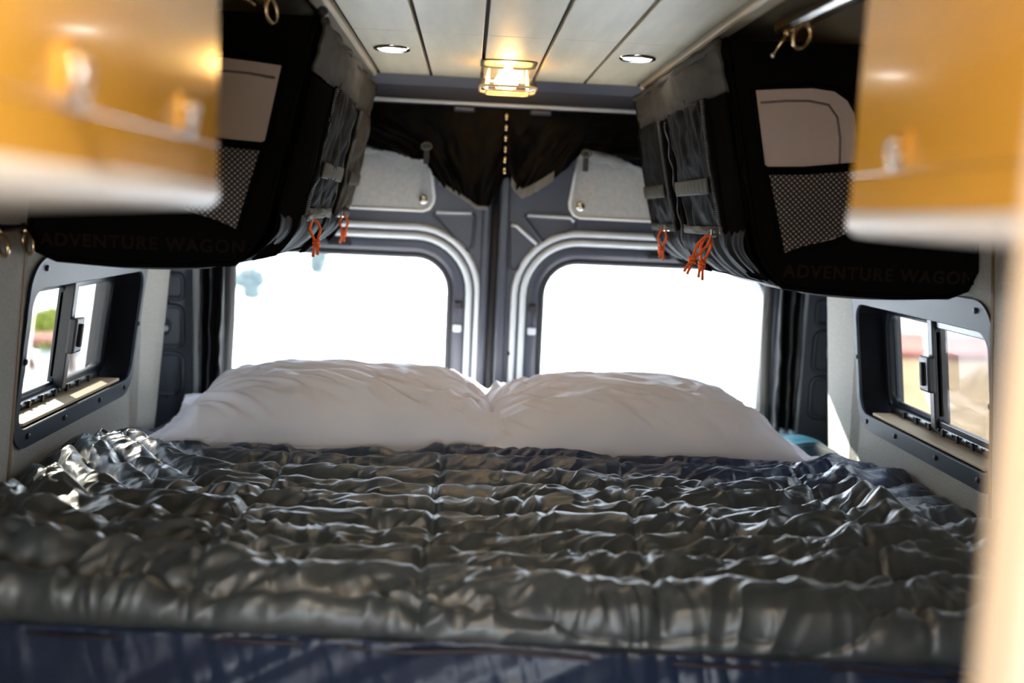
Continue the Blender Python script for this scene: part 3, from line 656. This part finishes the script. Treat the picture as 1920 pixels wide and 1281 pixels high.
        for i in range(34):
            a = i / 33 * 2 * math.pi * 2.4; P.append((kc[0] + .0048 * math.cos(a), kc[1] + .0060 * math.sin(a), kc[2] + .006 - .013 * i / 33))
        mb.tube(P, .0029, 7); mb.ball(kc, .0055, 8)
        for sgn in (-1, 1):
            e0 = mp(.0015 * sgn, -ln * .70); e1 = mp(.0035 * sgn + .002, -ln * .86); e2 = mp(.0045 * sgn + .004, -ln * (1.0 + .03 * sgn)); mb.tube([e0, e1, e2], .0027, 8)
        mb.build('pull_cord', M['cord'], root, True, fn)
    if m < 0: pull(1.845, 1.474, .066, .10); pull(2.265, 1.480, .060, .0)
    else: pull(1.758, 1.480, .070, .60); pull(1.768, 1.478, .078, .16); pull(2.180, 1.482, .066, .05)
    # near end panel: pale D window, net pocket, print
    yp = Y0 - .003
    q9 = lambda L: [((CX + a) * .93 - CX, 1.5 + (b - 1.5) * .93) for a, b in L]
    D = [(.402, 1.729), (.45, 1.737), (.505, 1.741), (.545, 1.737), (.570, 1.722), (.585, 1.700), (.593, 1.66), (.595, 1.62), (.594, 1.612), (.50, 1.600), (.437, 1.597), (.428, 1.603)]; D = q9(D)
    prism(MB(), [(a, yp, b) for a, b in D], .003, 1).build('window_patch', M['patch'], root, fn=fn, bevel=.001)
    I = [(.417, 1.708), (.46, 1.713), (.50, 1.715), (.535, 1.710), (.552, 1.690), (.560, 1.655), (.563, 1.612)]; I = q9(I)
    MB().tube([(a, yp - .0005, b) for a, b in I], .0018, 6).build('stitch_line', M['patchline'], root, True, fn)
    MB().tube([(a, yp - .001, b) for a, b in D], .0042, 6, True).build('patch_binding', M['bagblack'], root, True, fn)
    N_ = [(.436, 1.588), (.50, 1.594), (.60, 1.604), (.605, 1.50), (.565, 1.478), (.51, 1.463), (.475, 1.452)]; N_ = q9(N_)
    prism(MB(), [(a, yp, b) for a, b in N_], .002, 1).build('pocket_backing', M['patch'], root, fn=fn)
    mb = MB()
    inside = lambda x_, z_: (z_ > 1.452 + (x_ - .475) * .36 if x_ < .605 else False) and (z_ < 1.588 + (x_ - .436) * .09) and x_ > .436 + (1.588 - z_) * .285
    pit = .0068
    for sgn in (1, -1):
        for k in range(-60, 60):
            seg = []
            for i in range(200):
                tt_ = (i / 200) * .30; x_ = .40 + tt_ * .80 + 0; z_ = 1.52 + sgn * (tt_ - .12) * .75 + k * pit * 1.35
                if inside(x_, z_): seg.append(q9([(x_, z_)])[0])
            if len(seg) > 3:
                (xa, za), (xb, zb_) = seg[0], seg[-1]; L__ = math.hypot(xb - xa, zb_ - za); nx_, nz_ = -(zb_ - za) / L__ * .0012, (xb - xa) / L__ * .0012
                mb.add([(xa + nx_, yp - .003, za + nz_), (xb + nx_, yp - .003, zb_ + nz_), (xb - nx_, yp - .003, zb_ - nz_), (xa - nx_, yp - .003, za - nz_),
                        (xa + nx_, yp - .001, za + nz_), (xb + nx_, yp - .001, zb_ + nz_), (xb - nx_, yp - .001, zb_ - nz_), (xa - nx_, yp - .001, za - nz_)],
                       [(0, 1, 2, 3), (7, 6, 5, 4), (0, 4, 5, 1), (2, 6, 7, 3), (1, 5, 6, 2), (0, 3, 7, 4)])
    o = mb.build('mesh_netting', M['mesh'], root, fn=fn); o['kind'] = 'stuff'
    MB().tube([(a, yp - .002, b) for a, b in N_], .0042, 6, True).build('pocket_binding', M['bagblack'], root, True, fn)
    # lettering
    cu = bpy.data.curves.new('lettering', 'FONT'); cu.body = 'ADVENTURE WAGON'; cu.size = .0295; cu.offset = .0007; cu.extrude = .0006; cu.space_character = 1.16
    to = bpy.data.objects.new('t', cu); COL.objects.link(to); bpy.context.view_layer.update()
    me = bpy.data.meshes.new_from_object(to.evaluated_get(bpy.context.evaluated_depsgraph_get())); COL.objects.unlink(to); bpy.data.objects.remove(to)
    wdt = max(v_.co.x for v_ in me.vertices); me.materials.clear(); me.materials.append(M['print'])
    lo = link('lettering', me, root); k = .318 / wdt
    lo.scale = (k, k * 1.0, 1); x0 = -.672 if m < 0 else .515
    lo.rotation_euler = (math.pi / 2, 0, 0); lo.location = Vector((x0, Y0 - .0012, 1.419)) - Vector(root.location)
    return root
bag(-1, .0, 'black overhead storage bag on the left, hanging over the left window')
bag(1, -.045, 'black overhead storage bag on the right, hanging over the right window')

# ================================================================ LAMPS
def puck(x, y, lab, grp):
    r = thing('puck_light', (x, y, 1.82), lab, 'light', grp)
    c = lambda rad, z, n=28: [(x + rad * math.cos(2 * math.pi * k / n), y + rad * math.sin(2 * math.pi * k / n), z) for k in range(n)]
    MB().loops([c(.037, 1.8205), c(.037, 1.8165), c(.033, 1.8145), c(.029, 1.817), c(.029, 1.8205), c(.037, 1.8205)]).build('bezel', M['chrome'], r, True)
    MB().loops([c(.029, 1.820), c(.029, 1.8175), c(.001, 1.8168)], True, True, True).build('diffuser', M['puck'], r, False)
    return r
puck(-0.168, 2.065, 'round recessed puck light left of the bulb lamp', 'recessed ceiling lights')
puck(0.322, 2.026, 'round recessed puck light right of the bulb lamp', 'recessed ceiling lights')
def area(name, loc, e, col, size, rot=(0, 0, 0)):
    d = bpy.data.lights.new(name, 'AREA'); d.energy = e; d.color = col; d.shape = 'DISK'; d.size = size; o = bpy.data.objects.new(name, d); COL.objects.link(o); o.location = loc; o.rotation_euler = rot; return o
for (x, y) in ((-0.165, 0.30), (0.33, 0.28), (-0.165, -0.75), (0.33, -0.75), (-0.165, -1.7), (0.33, -1.7)):
    puck(x, y, 'round recessed puck light on the %s, %s' % ('left' if x < 0 else 'right', {.30: 'between the cabinets', .28: 'between the cabinets', -.75: 'behind the viewer', -1.7: 'above the cab end'}[y]), 'recessed ceiling lights')
    area('puck_lamp', (x, y, 1.808), 2.2, (1.0, 0.86, 0.68), 0.06)
lamp = thing('ceiling_lamp', (0.072, 2.20, 1.82), 'clear glass ceiling lamp with glowing warm bulb', 'lamp')
Lz = lambda hw, hh, z, r=.022: rr(.072, 2.20, hw, hh, r, 6, 'xy', z)
MB().loops([Lz(.060, .060, 1.820), Lz(.060, .060, 1.818), Lz(.052, .052, 1.818), Lz(.050, .050, 1.820), Lz(.060, .060, 1.820)]).build('mount_ring', M['black'], lamp, True)
MB().loops([Lz(.056, .056, 1.816), Lz(.059, .059, 1.79), Lz(.061, .061, 1.772), Lz(.056, .056, 1.760), Lz(.046, .046, 1.757)], True, False, True).build('glass_shade', M['lampglass'], lamp, True)
MB().tube(Lz(.060, .060, 1.766), .0028, 8, True).build('rim', M['lamprim'], lamp, True)
MB().tube(Lz(.046, .046, 1.759, .018), .002, 8, True).build('rim', M['lamprim'], lamp, True)
prf = [(.006, 1.818), (.008, 1.812), (.012, 1.805), (.017, 1.796), (.021, 1.787), (.022, 1.779), (.018, 1.771), (.010, 1.766), (.002, 1.7645)]
MB().loops([[(.072 + a * math.cos(2 * math.pi * k / 20), 2.20 + a * math.sin(2 * math.pi * k / 20), z) for k in range(20)] for a, z in prf], True, True, True).build('bulb', M['bulb'], lamp, True)

# ================================================================ RAILS AND FITTINGS
def rail(pts, lab):
    r = thing('track_rail', pts[0], lab, 'rail'); a, b = Vector(pts[0]), Vector(pts[1])
    t = (b - a).normalized(); sd = t.cross(Vector((0, 0, 1))).normalized() * .013; up = sd.cross(t).normalized() * .009
    prof = [(-1, 1), (-1, -.3), (-.7, -1), (-.3, -1), (-.25, -.2), (.25, -.2), (.3, -1), (.7, -1), (1, -.3), (1, 1)]
    MB().loops([[p + sd * u_ + up * v_ for u_, v_ in prof] for p in (a, b)], True, True, True).build('track', M['rail'], r)
    n = int((b - a).length / .05)
    return r
rail([(0.595, 0.95, 1.795), (0.455, 1.67, 1.795)] if False else [(0.515, 0.95, 1.806), (0.478, 1.59, 1.806)], 'aluminium track rail along the ceiling edge on the right')
rail([(-0.385, 0.95, 1.803), (-0.335, 1.59, 1.806)], 'aluminium track rail along the ceiling edge on the left')
def ring_fitting(c, rot, s, lab, mtl='ring', grp='metal ring fittings'):
    r = thing('ring_anchor', c, lab, 'ring', None); Rm = Matrix.Rotation(rot[2], 3, 'Z') @ Matrix.Rotation(rot[1], 3, 'Y') @ Matrix.Rotation(rot[0], 3, 'X')
    cc = Vector(c)
    P = [cc + Rm @ (Vector((math.cos(a) * .013 * s, 0, math.sin(a) * .018 * s - .020 * s))) for a in np.linspace(0, 2 * math.pi, 22, endpoint=False)]
    MB().tube(P, .0032 * s, 8, True).build('ring', M[mtl], r, True)
    MB().tube([cc + Rm @ Vector((-.008 * s, 0, .002)), cc + Rm @ Vector((.008 * s, 0, .002))], .0055 * s, 10).build('stud', M['ring'], r, True)
    MB().tube([cc + Rm @ Vector((0, 0, -.001)), cc + Rm @ Vector((0, 0, .014 * s))], .007 * s, 10).build('base', M['black'], r, True)
    return r
ring_fitting((0.490, 1.50, 1.797), (0, .5, .2), 1.0, 'metal ring hanging from the right ceiling rail')
# long bolt pin beside it
bp_ = thing('hanging_pin', (0.470, 1.56, 1.795), 'slim metal pin hanging beside the ring on the right rail', 'pin')
MB().tube([(0.474, 1.55, 1.792), (0.466, 1.555, 1.777), (0.458, 1.56, 1.762)], [.004, .0025, .0025], 10).build('shaft', M['ring'], bp_, True)
MB().ball((0.457, 1.56, 1.760), .0045, 10).build('tip', M['chrome'], bp_, True); MB().ball((0.474, 1.55, 1.793), .006, 10).build('head', M['ring'], bp_, True)
ring_fitting((-0.312, 1.56, 1.806), (0, -.3, 1.1), 1.0, 'metal ring hanging from the left ceiling rail')
ring_fitting((-0.688, 1.585, 1.438), (0, -.5, -.6), .95, 'metal ring at the lower outer corner of the left bag')
ring_fitting((-0.688, 1.50, 1.438), (0, -.5, -.6), .95, 'metal ring on the left wall, nearest the cabinet')
o = MB().tube([(-0.694, 1.48, 1.445), (-0.694, 1.54, 1.445), (-0.694, 1.60, 1.445)], .006, 8).build('anchor_bar', M['black'], None, True); tag(o, 'black bar holding the two rings on the left wall', 'bar')
o = MB().ball((-0.238, 1.600, 1.796), .009, 12).build('snap_stud', M['black'], None, True); tag(o, 'black round stud at the top corner of the left bag', 'stud')

# ================================================================ CABINETS
def cabinet(m, d, y0, y1, lab, knobs):
    r = thing('overhead_cabinet', (CX + m * .5, (y0 + y1) / 2, 1.50), lab, 'cabinet'); fn = lambda p: (CX + m * p[0], p[1], p[2])
    pl = lambda dd, ya, yb, za, zb_, rad: rr((ya + yb) / 2, (za + zb_) / 2, (yb - ya) / 2, (zb_ - za) / 2, rad, 6, 'yz', dd)
    prism(MB(), pl(d + .014, y0, y1 - .004, 1.497, 1.815, .012), .33, 0).build('carcass', M['amber'], r, fn=fn)
    prism(MB(), pl(d, y0, y1, 1.5475, 1.815, .002), .014, 0).build('door', M['amber'], r, fn=fn, bevel=.0006)
    prism(MB(), pl(d, y0, y1, 1.517, 1.5465, .002), .014, 0).build('lower_rail', M['amber'], r, fn=fn, bevel=.0005)
    mb = MB()
    prf = [(d - .002, 1.5165), (d - .003, 1.508), (d - .001, 1.499), (d + .006, 1.4935), (d + .02, 1.492), (d + .33, 1.492), (d + .33, 1.497), (d + .014, 1.497), (d + .014, 1.5165)]
    mb.loops([[(a, y, b) for a, b in prf] for y in (y0, y1 - .012, y1 - .004, y1)], True, True, True)
    mb.build('bottom_edge', M['whiteedge'], r, fn=fn, smooth=False, bevel=.002)
    for ky in knobs:
        k = thing('latch', Vector((CX + m * d, ky, 1.565)) - Vector(r.location)); k.parent = r
        def sub(mb_, nm, mt, sm=True):
            o_ = mb_.build(nm, M[mt], None, sm, fn); o_.data.transform(Matrix.Translation(-Vector((CX + m * d, ky, 1.565)))); o_.parent = k
        sub(MB().box(d - .003, d, ky - .010, ky + .010, 1.553, 1.579), 'plate', 'amber', False)
        sub(MB().tube([(d, ky, 1.570), (d - .011, ky, 1.570)], .0055, 10), 'stud', 'ring')
        P = [(d - .009 - .002 * math.sin(a), ky + .008 * math.cos(a), 1.560 + .010 * math.sin(a)) for a in np.linspace(0, 2 * math.pi, 18, endpoint=False)]
        sub(MB().tube(P, .0022, 7, True), 'pull_ring', 'chrome')
    return r
cabinet(-1, .295, .10, .895, 'glossy amber overhead cabinet at upper left', (.565, .785))
cabinet(1, .270, .46, .895, 'glossy amber overhead cabinet at upper right', (.79,))
cp = thing('closet_panel', (0.5, 0.40, 0), 'tall peach coloured panel edge at the far right foreground', 'panel')
MB().box(0.2375, 0.90, 0.385, 0.415, 0.0, 1.812).build('board', M['peach'], cp, bevel=.004)
MB().box(0.234, 0.2375, 0.384, 0.416, 0.0, 1.812).build('edge_band', M['peach'], cp, bevel=.0015)

# ================================================================ OUTSIDE
g = MB().box(5.5, 40, 2, 16.5, -.66, -.640).build('dry_lawn', M['drygrass']); tag(g, 'tan dry lawn seen through the right side window', kind='structure')
g = MB().box(5.5, 40, 16.5, 19.6, -.66, -.52).build('red_kerb', M['kerb'], bevel=.03); tag(g, 'red brick coloured kerb beyond the dry lawn', kind='structure')
def shrub(c, rad, n, mt, lab, name='shrub', leaf=.12, h=1.0, cat='shrub', trunk=True):
    r = thing(name, c, lab, cat); mb = MB(); rd = random.Random(int(abs(c[0]) * 100 + n))
    for i in range(n):
        a, b = rd.random() * 6.283, math.acos(2 * rd.random() - 1); q = rad * (rd.random() ** .4)
        p = Vector((math.cos(a) * math.sin(b) * q, math.sin(a) * math.sin(b) * q, math.cos(b) * q * h + rad * h * 1.05))
        p += Vector(c); u_ = Vector((rd.uniform(-1, 1), rd.uniform(-1, 1), rd.uniform(-1, 1))).normalized() * leaf; v_ = u_.orthogonal().normalized() * leaf * .5
        mb.add([p - u_, p + v_, p + u_, p - v_], [(0, 1, 2, 3)])
    o = mb.build('foliage', M[mt], r, keep=True); o['kind'] = 'stuff'
    MB().tube([(c[0], c[1], c[2]), (c[0] + .04, c[1], c[2] + rad * h)], [rad * .09, rad * .05], 8).build('trunk', M['bark'], r, True)
for i, (x, y) in enumerate(((8.4, 21.6), (11.2, 22.2), (14.0, 22.6))):
    shrub((x, y, -.65), 1.15, 900, 'leaf', ['green hedge shrub beyond the red kerb, left one of three', 'green hedge shrub beyond the red kerb, middle one of three', 'green hedge shrub beyond the red kerb, right one of three'][i], 'hedge_shrub')
shrub((-8.1, 37.5, -.65), .9, 500, 'leafd', 'dark distant tree top left in the left rear window', 'tree', .14, 1.6, 'tree')
shrub((-4.45, 30.0, -.65), .32, 300, 'leafd', 'small dark distant tree under the left bag', 'tree', .12, 1.6, 'tree')
shrub((-5.3, 24.6, -.65), .42, 400, 'leafd', 'low dark distant shrub at the left rear window edge', 'shrub', .12, .7)
shrub((-4.75, 22.3, -.65), .20, 260, 'leafd', 'lowest dark shrub at the left rear window edge', 'shrub', .10, .7)
shrub((9.2, 30.5, -.65), .5, 300, 'leafd', 'dark distant shrub at the right rear window edge', 'shrub', .12, .8)
shrub((-5.78, 14.0, -.65), .36, 700, 'leafy', 'yellow green shrub seen through the left side window', 'shrub', .08, .8)
b_ = thing('wooden_bench', (-5.0, 12.1, -.65), 'reddish wooden bench seen through the left side window', 'bench')
for i in range(3): MB().box(-5.35, -4.74, 11.95 + i * .14, 12.07 + i * .14, -.26, -.20).build('slat', M['kerb'], b_)
for x in (-5.32, -4.85):
    for y in (11.96, 12.28): MB().box(x, x + .08, y, y + .06, -.65, -.26).build('leg', M['bark'], b_)
